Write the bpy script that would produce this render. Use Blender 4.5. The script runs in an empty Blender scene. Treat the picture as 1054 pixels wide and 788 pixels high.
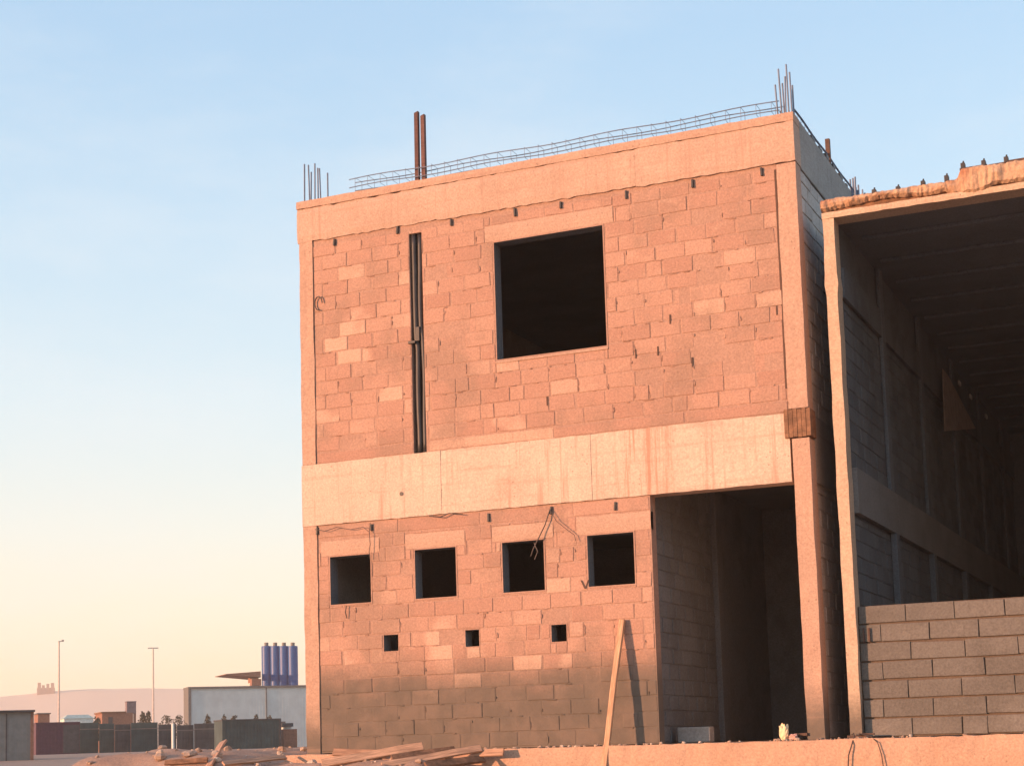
import bpy, math, random
import numpy as np
from mathutils import Vector, Matrix, noise as mnoise
random.seed(11)
R = math.radians
scene = bpy.context.scene
col = scene.collection

# ------------------------------------------------------------------ camera
F, PX, PY, W, H = 1704.8, 517.4, 558.9, 1054.0, 788.0
roll, pitch, yaw = -.0298, .1214, .4143
cy, sy = math.cos(yaw), math.sin(yaw); cp, sp = math.cos(pitch), math.sin(pitch)
fwd = Vector((-sy*cp, cy*cp, sp)); rt = Vector((cy, sy, 0)); up = rt.cross(fwd)
cr, sr = math.cos(roll), math.sin(roll)
cam_r = rt*cr + up*sr; cam_u = up*cr - rt*sr
CAM = Vector((4.57, -19.83, .03))
cd = bpy.data.cameras.new('camera'); cam = bpy.data.objects.new('camera', cd); col.objects.link(cam)
m = Matrix((cam_r, cam_u, -fwd)).transposed().to_4x4(); m.translation = CAM
cam.matrix_world = m
cd.sensor_width = 36; cd.lens = F/W*36
cd.shift_x = (W/2-PX)/W; cd.shift_y = (PY-H/2)/W
cd.clip_start = .1; cd.clip_end = 8000
scene.camera = cam

def ray(x, y):
    return cam_r*((x-PX)/F) + cam_u*(-(y-PY)/F) + fwd
def at(x, y, Y):                      # survey helper: point seen at a photo position, on the plane Y metres north
    d = ray(x, y); return CAM + d*((Y-CAM.y)/d.y)

# ------------------------------------------------------------------ light
SUN_AZ, SUN_EL = R(42), R(7)          # sun behind-left of the viewer, low
to_sun = Vector((-math.sin(SUN_AZ)*math.cos(SUN_EL), -math.cos(SUN_AZ)*math.cos(SUN_EL), math.sin(SUN_EL)))
sl = bpy.data.lights.new('sun', 'SUN'); so = bpy.data.objects.new('sun', sl); col.objects.link(so)
sl.energy = 3.05; sl.angle = R(.6); sl.color = (1, .495, .27)
so.rotation_mode = 'QUATERNION'; so.rotation_quaternion = to_sun.to_track_quat('Z', 'Y')
so.location = (-20, -30, 20)

w = bpy.data.worlds.new('World'); scene.world = w; w.use_nodes = True
nt = w.node_tree; N = nt.nodes; L = nt.links
bg = N['Background']
sky = N.new('ShaderNodeTexSky'); sky.sky_type = 'NISHITA'; sky.sun_disc = False
sky.sun_elevation = SUN_EL; sky.sun_rotation = math.atan2(to_sun.x, to_sun.y)
sky.air_density = 1.0; sky.dust_density = 1.5; sky.ozone_density = 1.5
HAZE = .0005
scene.cycles.volume_bounces = 2
tc = N.new('ShaderNodeTexCoord'); sep = N.new('ShaderNodeSeparateXYZ'); L.new(tc.outputs['Generated'], sep.inputs[0])
rmp = N.new('ShaderNodeValToRGB'); L.new(sep.outputs['Z'], rmp.inputs[0])
def ramp(cr_, stops):
    e = cr_.elements
    while len(e) > 1: e.remove(e[-1])
    e[0].position = stops[0][0]; e[0].color = (*stops[0][1], 1)
    for p, c in stops[1:]:
        n = e.new(p); n.color = (*c, 1)
# evening air low over the plain: the sky away from the sun
ramp(rmp.color_ramp, [(0, (2.7, 1.85, 1.25)), (.04, (2.75, 2.2, 1.5)), (.08, (2.48, 2.3, 1.8)), (.13, (2.26, 2.3, 2.1)), (.21, (1.78, 2.16, 2.32)), (.31, (1.36, 1.9, 2.32)), (.4, (1.12, 1.7, 2.26)), (.6, (.85, 1.4, 2.15)), (1, (.6, 1.0, 1.7))])
mix = N.new('ShaderNodeMix'); mix.data_type = 'RGBA'; mix.inputs['Factor'].default_value = .8
L.new(sky.outputs[0], mix.inputs[6]); L.new(rmp.outputs[0], mix.inputs[7])
mp = N.new('ShaderNodeMapping'); mp.inputs['Scale'].default_value = (2.2, 2.2, 7); L.new(tc.outputs['Generated'], mp.inputs['Vector'])
cn = N.new('ShaderNodeTexNoise'); cn.inputs['Scale'].default_value = 1.6; cn.inputs['Detail'].default_value = 7; cn.inputs['Roughness'].default_value = .62; L.new(mp.outputs[0], cn.inputs['Vector'])
cm = N.new('ShaderNodeMapRange'); cm.interpolation_type = 'SMOOTHSTEP'; L.new(cn.outputs['Fac'], cm.inputs[0])
cm.inputs[1].default_value = .4; cm.inputs[2].default_value = .75; cm.inputs[3].default_value = 0; cm.inputs[4].default_value = .28
mx2 = N.new('ShaderNodeMix'); mx2.data_type = 'RGBA'; L.new(cm.outputs[0], mx2.inputs[0]); L.new(mix.outputs[2], mx2.inputs[6]); mx2.inputs[7].default_value = (2.15, 2.25, 2.3, 1)
L.new(mx2.outputs[2], bg.inputs['Color'])
bg.inputs['Strength'].default_value = .15
vs = scene.view_settings; vs.view_transform = 'Standard'; vs.look = 'None'; vs.gamma = 1; vs.exposure = 1.53
scene.cycles.max_bounces = 6; scene.cycles.diffuse_bounces = 4

# ------------------------------------------------------------------ materials
def mat(name):
    m = bpy.data.materials.new(name); m.use_nodes = True
    return m, m.node_tree.nodes, m.node_tree.links, m.node_tree.nodes['Principled BSDF']
def nz(N, L, vec, scale, detail=4, rough=.6):
    n = N.new('ShaderNodeTexNoise'); n.inputs['Scale'].default_value = scale
    n.inputs['Detail'].default_value = detail; n.inputs['Roughness'].default_value = rough
    L.new(vec, n.inputs['Vector']); return n.outputs['Fac']
def cramp(N, L, src, stops):
    r = N.new('ShaderNodeValToRGB'); ramp(r.color_ramp, stops); L.new(src, r.inputs[0]); return r.outputs[0]
def mixc(N, L, fac, a, b, mode='MIX'):
    x = N.new('ShaderNodeMix'); x.data_type = 'RGBA'; x.blend_type = mode
    for i, v in ((0, fac), (6, a), (7, b)):
        if isinstance(v, (int, float)): x.inputs[i].default_value = v
        elif isinstance(v, tuple): x.inputs[i].default_value = (*v, 1)
        else: L.new(v, x.inputs[i])
    return x.outputs[2]
def mrange(N, L, src, a, b, c=0., d=1.):
    r = N.new('ShaderNodeMapRange'); r.interpolation_type = 'SMOOTHSTEP'
    r.inputs[1].default_value = a; r.inputs[2].default_value = b; r.inputs[3].default_value = c; r.inputs[4].default_value = d
    L.new(src, r.inputs[0]); return r.outputs[0]
def mth(N, L, op, a, b):
    x = N.new('ShaderNodeMath'); x.operation = op
    for i, v in ((0, a), (1, b)):
        if isinstance(v, (int, float)): x.inputs[i].default_value = v
        else: L.new(v, x.inputs[i])
    return x.outputs[0]
def scaled(N, L, vec, s):
    x = N.new('ShaderNodeMapping'); x.inputs['Scale'].default_value = s; L.new(vec, x.inputs['Vector']); return x.outputs[0]
def bump(N, L, b, h, strength=.4, dist=.01):
    x = N.new('ShaderNodeBump'); x.inputs['Strength'].default_value = strength; x.inputs['Distance'].default_value = dist
    L.new(h, x.inputs['Height']); L.new(x.outputs[0], b.inputs['Normal'])

LOW_TONE = (.128, .113, .093)  # darker tone blended in towards the foot of walls and columns
def masonry(name, stops, dirt, dark_z=None, drips=0., island=True, bstr=.5, pale=None, rusty=None):
    m, N, L, b = mat(name)
    g = N.new('ShaderNodeNewGeometry'); pos = g.outputs['Position']
    if island: c = cramp(N, L, g.outputs['Random Per Island'], stops)
    else: c = cramp(N, L, nz(N, L, pos, 1.3, 6), stops)
    big = nz(N, L, pos, .9, 5, .65)
    c = mixc(N, L, mrange(N, L, big, .46 if island else .5, .64 if island else .74, 0, .8 if island else .5), c, dirt)
    if pale:
        c = mixc(N, L, mrange(N, L, nz(N, L, scaled(N, L, pos, (1, 1, 1.7)), 2.6, 6, .7), .57, .72, 0, .6), c, pale)
        if island:
            r2 = mth(N, L, 'FRACT', mth(N, L, 'MULTIPLY', g.outputs['Random Per Island'], 37.7), 0)
            pch = mrange(N, L, nz(N, L, pos, .55, 3), .42, .68)
            c = mixc(N, L, mrange(N, L, mth(N, L, 'MULTIPLY', r2, pch), .45, .8, 0, .85), c, tuple(v*1.13 for v in pale))
            c = mixc(N, L, mrange(N, L, nz(N, L, scaled(N, L, pos, (7, 7, .8)), 1.6, 6, .7), .55, .75, 0, .45), c, dirt)
    fine = nz(N, L, pos, 38, 6, .7)
    c = mixc(N, L, 1., c, cramp(N, L, fine, [(.28, (.7, .7, .7)), (.72, (1.2, 1.2, 1.2))]), 'MULTIPLY')
    if drips:
        d = nz(N, L, scaled(N, L, pos, (9, 9, .35)), 1.4, 5, .7)
        c = mixc(N, L, mrange(N, L, d, .52, .72, 0, drips), c, dirt)
        h = nz(N, L, scaled(N, L, pos, (.5, .5, 6)), 1.2, 4, .6)
        c = mixc(N, L, mrange(N, L, h, .58, .72, 0, drips*.6), c, dirt)
    if dark_z:  # darkens below this height, with an uneven edge
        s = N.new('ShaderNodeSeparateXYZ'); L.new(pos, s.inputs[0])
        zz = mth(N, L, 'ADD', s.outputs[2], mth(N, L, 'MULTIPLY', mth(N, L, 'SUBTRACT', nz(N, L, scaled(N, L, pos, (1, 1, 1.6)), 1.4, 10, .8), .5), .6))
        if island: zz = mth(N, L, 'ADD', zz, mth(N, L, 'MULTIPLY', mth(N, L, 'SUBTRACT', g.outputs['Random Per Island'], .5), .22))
        fac = mrange(N, L, zz, dark_z+.38, dark_z-.28, 0, .93)
        c = mixc(N, L, fac, c, mixc(N, L, mrange(N, L, nz(N, L, pos, 3, 5), .4, .65), LOW_TONE, (.165, .136, .11)))
    if rusty:
        s2 = N.new('ShaderNodeSeparateXYZ'); L.new(pos, s2.inputs[0])
        dx = mth(N, L, 'ABSOLUTE', mth(N, L, 'SUBTRACT', s2.outputs[0], rusty[0]), 0)
        st = mrange(N, L, nz(N, L, scaled(N, L, pos, (16, 16, .5)), 1.3, 5, .7), .46, .62, 0, .75)
        c = mixc(N, L, mth(N, L, 'MULTIPLY', mrange(N, L, dx, rusty[1], rusty[1]*.45), st), c, (.42, .225, .15))
    if drips and not island:
        vo = N.new('ShaderNodeTexVoronoi'); vo.inputs['Scale'].default_value = 13; vo.inputs['Randomness'].default_value = 1; L.new(pos, vo.inputs['Vector'])
        hole = mth(N, L, 'MULTIPLY', mrange(N, L, vo.outputs['Distance'], .17, .1), mrange(N, L, nz(N, L, pos, 2.2, 3), .5, .6))
        c = mixc(N, L, mth(N, L, 'MULTIPLY', hole, .6), c, tuple(v*.55 for v in dirt))
        bd = nz(N, L, scaled(N, L, pos, (.25, .25, 9)), 1.5, 3, .5)
        c = mixc(N, L, mrange(N, L, bd, .55, .7, 0, .3), c, dirt)
    L.new(c, b.inputs['Base Color']); b.inputs['Roughness'].default_value = .93
    b.inputs['Specular IOR Level'].default_value = .2
    bump(N, L, b, mth(N, L, 'ADD', fine, mth(N, L, 'MULTIPLY', nz(N, L, pos, 7, 5), 1.5)), bstr, .012)
    return m
BS = [(0, (.41, .243, .182)), (.2, (.435, .262, .197)), (.5, (.455, .278, .208)), (.75, (.475, .296, .223)), (.88, (.44, .265, .2)), (.94, (.5, .32, .243)), (1, (.55, .375, .28))]
M_block = masonry('red_sand_block', BS, (.335, .222, .168), dark_z=.98, pale=(.52, .35, .265))
M_mortar = masonry('mortar', [(.3, (.37, .235, .18)), (.7, (.45, .29, .22))], (.32, .21, .16), dark_z=.98, island=False)
M_top = masonry('dull_cast_concrete', [(.3, (.47, .325, .248)), (.7, (.54, .39, .3))], (.41, .26, .195), drips=.7, island=False, bstr=.3)
M_conc = masonry('pale_cast_concrete', [(.3, (.55, .435, .345)), (.7, (.64, .515, .415))], (.44, .285, .215), drips=.8, island=False, bstr=.25, rusty=(-2.15, .5))
M_lint = masonry('lintel_cement', [(.3, (.46, .31, .235)), (.7, (.51, .355, .268))], (.42, .27, .205), drips=.3, island=False, bstr=.25)
M_colm = masonry('column_concrete', [(.3, (.46, .3, .225)), (.7, (.52, .36, .27))], (.38, .25, .19), dark_z=.4, drips=.5, island=False, bstr=.3)
M_side = masonry('grey_cast_concrete', [(.3, (.30, .29, .27)), (.7, (.4, .38, .35))], (.22, .2, .18), drips=.5, island=False)
M_sideb = masonry('grey_block', [(0, (.46, .43, .4)), (1, (.55, .52, .48))], (.38, .35, .32))
M_post = masonry('post_concrete', [(.3, (.5, .375, .27)), (.7, (.58, .44, .32))], (.44, .3, .22), dark_z=.35, drips=.3, island=False)
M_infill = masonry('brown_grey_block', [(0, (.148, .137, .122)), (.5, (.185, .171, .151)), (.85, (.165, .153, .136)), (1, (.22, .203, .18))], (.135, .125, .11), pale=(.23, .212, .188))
M_inmor = masonry('dark_brown_mortar', [(.3, (.13, .1, .08)), (.7, (.17, .13, .1))], (.12, .09, .07), island=False)  # dark brown mortar between the infill courses
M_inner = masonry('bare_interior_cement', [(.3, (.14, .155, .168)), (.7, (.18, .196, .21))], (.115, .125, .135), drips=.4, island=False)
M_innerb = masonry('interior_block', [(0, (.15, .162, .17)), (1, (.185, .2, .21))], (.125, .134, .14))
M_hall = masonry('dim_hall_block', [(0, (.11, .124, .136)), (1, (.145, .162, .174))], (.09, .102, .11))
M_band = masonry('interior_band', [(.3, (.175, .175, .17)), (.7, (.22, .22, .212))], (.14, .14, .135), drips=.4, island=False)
M_terr = masonry('sandy_concrete', [(.3, (.49, .315, .22)), (.7, (.56, .37, .265))], (.45, .28, .2), drips=.25, island=False)
M_sand = masonry('reddish_sand', [(.3, (.36, .235, .17)), (.7, (.46, .31, .225))], (.3, .2, .15), island=False, bstr=.8)
M_stone = masonry('rubble_stone', [(0, (.34, .24, .18)), (.6, (.45, .33, .25)), (1, (.6, .5, .4))], (.3, .2, .15))
M_hill = masonry('desert_hill', [(.3, (.66, .5, .37)), (.7, (.72, .55, .41))], (.62, .46, .34), island=False, bstr=.1)
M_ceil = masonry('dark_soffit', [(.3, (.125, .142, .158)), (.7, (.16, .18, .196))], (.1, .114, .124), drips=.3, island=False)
M_crumb = masonry('ragged_roof_edge', [(.3, (.44, .25, .16)), (.55, (.56, .38, .25)), (.7, (.4, .2, .12))], (.36, .18, .11), island=False, bstr=.9)

def simple(name, c, rough=.7, metal=0., var=.25, scale=6., stretch=(1, 1, 1)):
    m, N, L, b = mat(name)
    t = N.new('ShaderNodeTexCoord')
    n = nz(N, L, scaled(N, L, t.outputs['Object'], stretch), scale, 5, .65)
    lo = tuple(v*(1-var) for v in c); hi = tuple(min(1, v*(1+var)) for v in c)
    L.new(cramp(N, L, n, [(.3, lo), (.7, hi)]), b.inputs['Base Color'])
    if 'timber' in name:
        oi = N.new('ShaderNodeObjectInfo'); src = b.inputs['Base Color'].links[0].from_socket
        g2 = nz(N, L, scaled(N, L, t.outputs['Object'], (1.2, 30, 30)), 4, 4, .6)
        c2 = mixc(N, L, 1., src, cramp(N, L, g2, [(.35, (.72, .68, .64)), (.65, (1.1, 1.1, 1.1))]), 'MULTIPLY')
        c2 = mixc(N, L, 1., c2, cramp(N, L, oi.outputs['Random'], [(0, (.62, .58, .56)), (.5, (.95, .9, .86)), (1, (1.12, 1.1, 1.05))]), 'MULTIPLY')
        L.new(c2, b.inputs['Base Color'])
    b.inputs['Roughness'].default_value = rough; b.inputs['Metallic'].default_value = metal
    bump(N, L, b, n, .25, .01)
    return m
M_rebar = simple('steel_bar', (.13, .17, .24), .6, .3)
M_rust = simple('rusty_steel', (.09, .05, .035), .8)
M_pipe = simple('dark_conduit', (.035, .032, .032), .5)
M_wire = simple('tie_wire', (.06, .045, .04), .6)
M_wood = simple('raw_timber', (.56, .36, .23), .8, 0, .3, 3, (1, 12, 12))
M_woodr = simple('reddish_timber', (.135, .068, .06), .8, 0, .3, 5, (8, 8, 1))
M_woodd = simple('weathered_timber', (.2, .11, .065), .85, 0, .5, 12, (1, 1, 1))
M_plank = simple('plank_timber', (.52, .33, .22), .8, 0, .35, 3, (1, 14, 14))
M_metal = simple('galvanised_cladding', (.52, .57, .56), .55, 0, .12, .6)
M_metald = simple('cladding_trim', (.14, .13, .12), .6)
M_blue = simple('blue_silo_paint', (.002, .065, .24), .45, 0, .15)
M_maroon = simple('maroon_paint', (.085, .03, .05), .6)
M_green = simple('dark_green_paint', (.045, .068, .066), .6, 0, .35, 1.2)
M_grey = simple('grey_sheet', (.2, .2, .185), .7, 0, .2, 2)
M_dark = simple('dark_sheet', (.06, .058, .06), .7, 0, .4, 2)
M_brown = simple('brown_render', (.27, .13, .085), .8)
M_white = simple('white_sheet', (.6, .66, .62), .7)
M_pole = simple('mast_steel', (.55, .45, .38), .6)
M_sack = simple('cream_paper', (.85, .68, .42), .8, 0, .12, 14)
M_pink = simple('pinkish_rag', (.55, .32, .27), .9)
M_shape = simple('dull_brown', (.26, .205, .175), .8)
M_leaf = simple('dusty_foliage', (.1, .088, .058), .9)
M_bark = simple('bark', (.12, .08, .06), .9)
M_leafb = simple('pale_daylight', (.45, .44, .42), .9)  # pale colour for daylight showing through small holes

# ------------------------------------------------------------------ mesh helpers
class MB:
    def __init__(s): s.v = []; s.f = []; s.mi = []
    def face(s, pts, mi=0):
        i = len(s.v); s.v += [tuple(p) for p in pts]; s.f.append(tuple(range(i, i+len(pts)))); s.mi.append(mi)
    def hexa(s, p, mi=0):             # p: bottom 4 ccw, top 4 ccw
        i = len(s.v); s.v += [tuple(q) for q in p]
        for q in ((3, 2, 1, 0), (4, 5, 6, 7), (0, 1, 5, 4), (1, 2, 6, 5), (2, 3, 7, 6), (3, 0, 4, 7)):
            s.f.append(tuple(i+k for k in q)); s.mi.append(mi)
    def box(s, x0, x1, y0, y1, z0, z1, mi=0):
        s.hexa([(x0, y0, z0), (x1, y0, z0), (x1, y1, z0), (x0, y1, z0), (x0, y0, z1), (x1, y0, z1), (x1, y1, z1), (x0, y1, z1)], mi)
    def tube(s, pts, r, n=8, mi=0, cap=True):
        pts = [Vector(p) for p in pts]; rs = r if isinstance(r, (list, tuple)) else [r]*len(pts)
        i0 = len(s.v); a = None
        for k, p in enumerate(pts):
            d = (pts[min(k+1, len(pts)-1)]-pts[max(k-1, 0)]).normalized()
            if a is None:
                a = d.orthogonal().normalized()
            a = (a - d*a.dot(d)).normalized(); b = d.cross(a)
            for j in range(n):
                t = 2*math.pi*j/n; s.v.append(tuple(p+(a*math.cos(t)+b*math.sin(t))*rs[k]))
        for k in range(len(pts)-1):
            for j in range(n):
                q = i0+k*n; s.f.append((q+j, q+(j+1) % n, q+n+(j+1) % n, q+n+j)); s.mi.append(mi)
        if cap:
            s.f.append(tuple(i0+j for j in range(n))[::-1]); s.mi.append(mi)
            q = i0+(len(pts)-1)*n; s.f.append(tuple(q+j for j in range(n))); s.mi.append(mi)
    def build(s, name, mats, parent=None, smooth=False, bevel=0., loc=None):
        me = bpy.data.meshes.new(name)
        v = s.v
        if loc is not None: v = [(a-loc[0], b-loc[1], c-loc[2]) for a, b, c in v]
        me.from_pydata(v, [], s.f)
        for mm in (mats if isinstance(mats, (list, tuple)) else [mats]): me.materials.append(mm)
        me.polygons.foreach_set('material_index', s.mi)
        if smooth: me.polygons.foreach_set('use_smooth', [True]*len(s.f))
        me.update()
        o = bpy.data.objects.new(name, me); col.objects.link(o)
        if loc is not None: o.location = loc
        if parent is not None: o.parent = parent
        if bevel:
            b = o.modifiers.new('bevel', 'BEVEL'); b.width = bevel; b.segments = 2; b.limit_method = 'ANGLE'; b.angle_limit = R(40)
        return o
def tag(o, label, cat, group=None, kind=None):
    if label: o['label'] = label
    if cat: o['category'] = cat
    if group: o['group'] = group
    if kind: o['kind'] = kind
    return o
def empty(name, loc, label, cat, group=None, rz=0):
    o = bpy.data.objects.new(name, None); col.objects.link(o); o.location = loc; o.rotation_euler = (0, 0, rz)
    return tag(o, label, cat, group)
def structure(o): o['kind'] = 'structure'; return o

def cut_rects(rect, holes):
    out = [rect]
    for h in holes:
        nxt = []
        for (a, b, c, d) in out:
            e, f, g, k = max(a, h[0]), min(b, h[1]), max(c, h[2]), min(d, h[3])
            if e >= f-1e-6 or g >= k-1e-6: nxt.append((a, b, c, d)); continue
            if e-a > .015: nxt.append((a, e, c, d))
            if b-f > .015: nxt.append((f, b, c, d))
            if g-c > .015: nxt.append((e, f, c, g))
            if d-k > .015: nxt.append((e, f, k, d))
        out = nxt
    return out

class Frame:                          # a wall plane: origin, run direction u, outward normal n
    def __init__(s, o, u, n): s.o = Vector(o); s.u = Vector(u); s.n = Vector(n)
    def p(s, a, z, d): return s.o + s.u*a + s.n*d + Vector((0, 0, z))

def wall(mb, fr, a0, a1, z0, z1, holes, d0, d1, mi=0):
    """masonry core from depth d0 (front) back to d1 with openings"""
    xs = sorted(set([a0, a1]+[min(max(v, a0), a1) for h in holes for v in h[:2]]))
    zs = sorted(set([z0, z1]+[min(max(v, z0), z1) for h in holes for v in h[2:]]))
    def solid(i, j):
        if i < 0 or j < 0 or i >= len(xs)-1 or j >= len(zs)-1: return False
        x, z = (xs[i]+xs[i+1])/2, (zs[j]+zs[j+1])/2
        return not any(h[0] < x < h[1] and h[2] < z < h[3] for h in holes)
    P = fr.p
    for i in range(len(xs)-1):
        for j in range(len(zs)-1):
            if not solid(i, j): continue
            a, b, c, d = xs[i], xs[i+1], zs[j], zs[j+1]
            mb.face([P(a, c, d0), P(b, c, d0), P(b, d, d0), P(a, d, d0)], mi)
            mb.face([P(b, c, d1), P(a, c, d1), P(a, d, d1), P(b, d, d1)], mi)
            if not solid(i-1, j): mb.face([P(a, c, d1), P(a, c, d0), P(a, d, d0), P(a, d, d1)], mi)
            if not solid(i+1, j): mb.face([P(b, c, d0), P(b, c, d1), P(b, d, d1), P(b, d, d0)], mi)
            if not solid(i, j-1): mb.face([P(a, c, d1), P(b, c, d1), P(b, c, d0), P(a, c, d0)], mi)
            if not solid(i, j+1): mb.face([P(a, d, d0), P(b, d, d0), P(b, d, d1), P(a, d, d1)], mi)

def blocks(mb, fr, a0, a1, z0, z1, holes, bl=.4, bh=.2, jh=.005, jv=.011, base=0., jit=.004, mi=1, thick=.03, ch=.006, smear=0.):
    P = fr.p; k = 0; z = z0
    while z < z1-.02:
        zt = min(z+bh, z1)
        a = a0 - (bl/2 if k % 2 else 0) - random.uniform(0, .05)
        while a < a1:
            wd = bl*random.uniform(.94, 1.05)
            if random.random() < .05: wd *= .5
            gap = jv*random.choice((.4, .8, 1, 1, 1.3, 2.2))
            x0, x1 = max(a, a0), min(a+wd-gap, a1)
            a += wd
            if x1-x0 < .03: continue
            tz = random.uniform(-.003, .003)
            pc = P((x0+x1)/2, z+.1, 0); sink = mnoise.noise(pc*1.15+Vector((3, 1, 8)))+.5*mnoise.noise(pc*3.1)
            off = base + random.uniform(-jit, jit) - smear*min(1, max(0, (sink-.28)*5)); tl = random.uniform(-jit, jit)*.6
            if smear:                     # mortar squeezed out of the joints
                for _ in range(random.choice((0, 0, 1, 1, 2))):
                    vert = random.random() < .35
                    ca, cz = (x1+gap*.5, random.uniform(z+.03, zt-.03)) if vert else (random.uniform(x0, x1), z+random.uniform(-.003, .003))
                    wa, wz = (random.uniform(.007, .014), random.uniform(.02, .06)) if vert else (random.uniform(.02, .09), random.uniform(.006, .014))
                    if any(h[0]-.1 < ca < h[1]+.1 and h[2]-.07 < cz < h[3]+.07 for h in holes) or not a0+.1 < ca < a1-.1 or cz < z0+.02: continue
                    i0 = len(mb.v); kk = 8
                    for e in range(kk):
                        t_ = 2*math.pi*e/kk; u1 = random.uniform(.65, 1.2)
                        mb.v.append(tuple(P(ca+math.cos(t_)*wa*u1, cz+math.sin(t_)*wz*u1, base-.007)))
                    for e in range(kk):
                        t_ = 2*math.pi*e/kk; u1 = random.uniform(.35, .75)
                        mb.v.append(tuple(P(ca+math.cos(t_)*wa*u1, cz+math.sin(t_)*wz*u1, base+random.uniform(.002, .009))))
                    for e in range(kk):
                        f_ = (e+1) % kk; mb.f.append((i0+e, i0+f_, i0+kk+f_, i0+kk+e)); mb.mi.append(0)
                    mb.f.append(tuple(range(i0+kk, i0+2*kk))); mb.mi.append(0)
            for (p, q, r, s) in cut_rects((x0, x1, z+jh*random.uniform(.3, .7)+tz, zt-jh*random.uniform(.3, .7)+tz), holes):
                c = min(ch, (q-p)/4, (s-r)/4)
                j = [random.uniform(0, .008)+(random.uniform(.004, .012) if random.random() < .08 else 0) for _ in range(8)]
                i0 = len(mb.v)
                o2 = [(p+j[0], r+j[1]), (q-j[2], r+j[3]), (q-j[4], s-j[5]), (p+j[6], s-j[7])]
                inn = [(o2[0][0]+c, o2[0][1]+c), (o2[1][0]-c, o2[1][1]+c), (o2[2][0]-c, o2[2][1]-c), (o2[3][0]+c, o2[3][1]-c)]
                for (u_, w_) in o2: mb.v.append(tuple(P(u_, w_, off-thick)))
                for (u_, w_) in o2: mb.v.append(tuple(P(u_, w_, off-c*.8+(tl if u_ > (p+q)/2 else -tl))))
                for (u_, w_) in inn: mb.v.append(tuple(P(u_, w_, off+(tl if u_ > (p+q)/2 else -tl))))
                for b_ in (0, 4):
                    for e in range(4):
                        f_ = (e+1) % 4; mb.f.append((i0+b_+e, i0+b_+f_, i0+b_+4+f_, i0+b_+4+e)); mb.mi.append(mi)
                mb.f.append((i0+8, i0+9, i0+10, i0+11)); mb.mi.append(mi)
        z += bh; k += 1

def rough_prism(mb, x0, x1, y0, y1, z0, z1, nx, nzv, amp, seed=0, mi=0, edge=.012):
    """long cast member with its front, top and bottom slightly uneven"""
    def q(x, z, y): return (x, y, z)
    rows = []
    ring = []
    for k in range(nzv+1): ring.append((y0, z0+(z1-z0)*k/nzv))
    ring += [(y1, z1), (y1, z0)]
    for i in range(nx+1):
        x = x0+(x1-x0)*i/nx; rr = []
        for k, (y, z) in enumerate(ring):
            p = Vector((x*2.1+seed, y*2+seed*3, z*2.3))
            dy = mnoise.noise(p)*amp + mnoise.noise(p*5)*amp*.5
            e = mnoise.noise(p*4+Vector((7, 1, 2)))*edge
            if k <= nzv:
                zz = z + (e if k in (0, nzv) else 0)
                yy = y + dy + (edge*.5 if k in (0, nzv) else 0)
            else: zz, yy = z, y
            rr.append(len(mb.v)); mb.v.append((x, yy, zz))
        rows.append(rr)
    n = len(ring)
    for i in range(nx):
        for k in range(n):
            k2 = (k+1) % n
            mb.f.append((rows[i][k], rows[i+1][k], rows[i+1][k2], rows[i][k2])); mb.mi.append(mi)
    mb.f.append(tuple(rows[0])[::-1]); mb.mi.append(mi); mb.f.append(tuple(rows[-1])); mb.mi.append(mi)

# ================================================================== GROUND, TERRACE, HILL
def sm(a, b, x):
    t = min(max((x-a)/(b-a), 0), 1); return t*t*(3-2*t)
def ground_h(x, y):
    d = math.hypot(x-CAM.x, y-CAM.y)
    z = -1.55 + 1.35*sm(22, 62, d) + .5*sm(60, 100, d) + .3*sm(100, 200, d) + .3*sm(200, 400, d)
    if y > -8 and x > -7.2: z = min(z, -1.3)              # dug out around the buildings
    # spoil heap in front and to the left of the front-left corner
    crest = -.14 + .2*sm(-6.9, -8.2, x)
    hx = sm(-13.5, -9.6, x)*(1-sm(-4.9, -3.7, x)); hy = sm(-3.2, -1.0, y)*(1-sm(3.5, 9, y))
    if x > -7.15 and y > -.42: hy = 0
    heap = -1.55 + (1.55+crest)*hx*hy
    nv = Vector((x*1.1, y*1.1, 3.3))
    heap += (mnoise.noise(nv)*.07 + mnoise.noise(nv*3.1)*.045)*hx*hy
    z = max(z, heap)
    if d < 120: z += mnoise.noise(Vector((x*.8, y*.8, 0)))*.03 + mnoise.noise(Vector((x*3, y*3, 9)))*.012
    return z
def axis(dense0, dense1, step, far0, far1):
    v = list(np.arange(dense0, dense1, step)); s = step; x = dense0; lo = []
    while x > far0: s *= 1.22; x -= s; lo.append(x)
    s = step; x = v[-1]; hi = []
    while x < far1: s *= 1.22; x += s; hi.append(x)
    return lo[::-1]+v+hi
gx = axis(-13.5, -3.4, .09, -2150, 2150); gy = axis(-3.4, 1.2, .09, -700, 2150)
mb = MB()
for y in gy:
    for x in gx: mb.v.append((x, y, ground_h(x, y)))
nxg = len(gx)
for j in range(len(gy)-1):
    for i in range(nxg-1):
        q = j*nxg+i; mb.f.append((q, q+1, q+nxg+1, q+nxg)); mb.mi.append(0)
structure(mb.build('ground', M_sand, smooth=True))

mb = MB()
rough_prism(mb, -7.3, 12.5, -.40, 17.5, -1.7, -.012, 220, 9, .02, 5, 0, .016)
structure(mb.build('terrace', M_terr))

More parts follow.
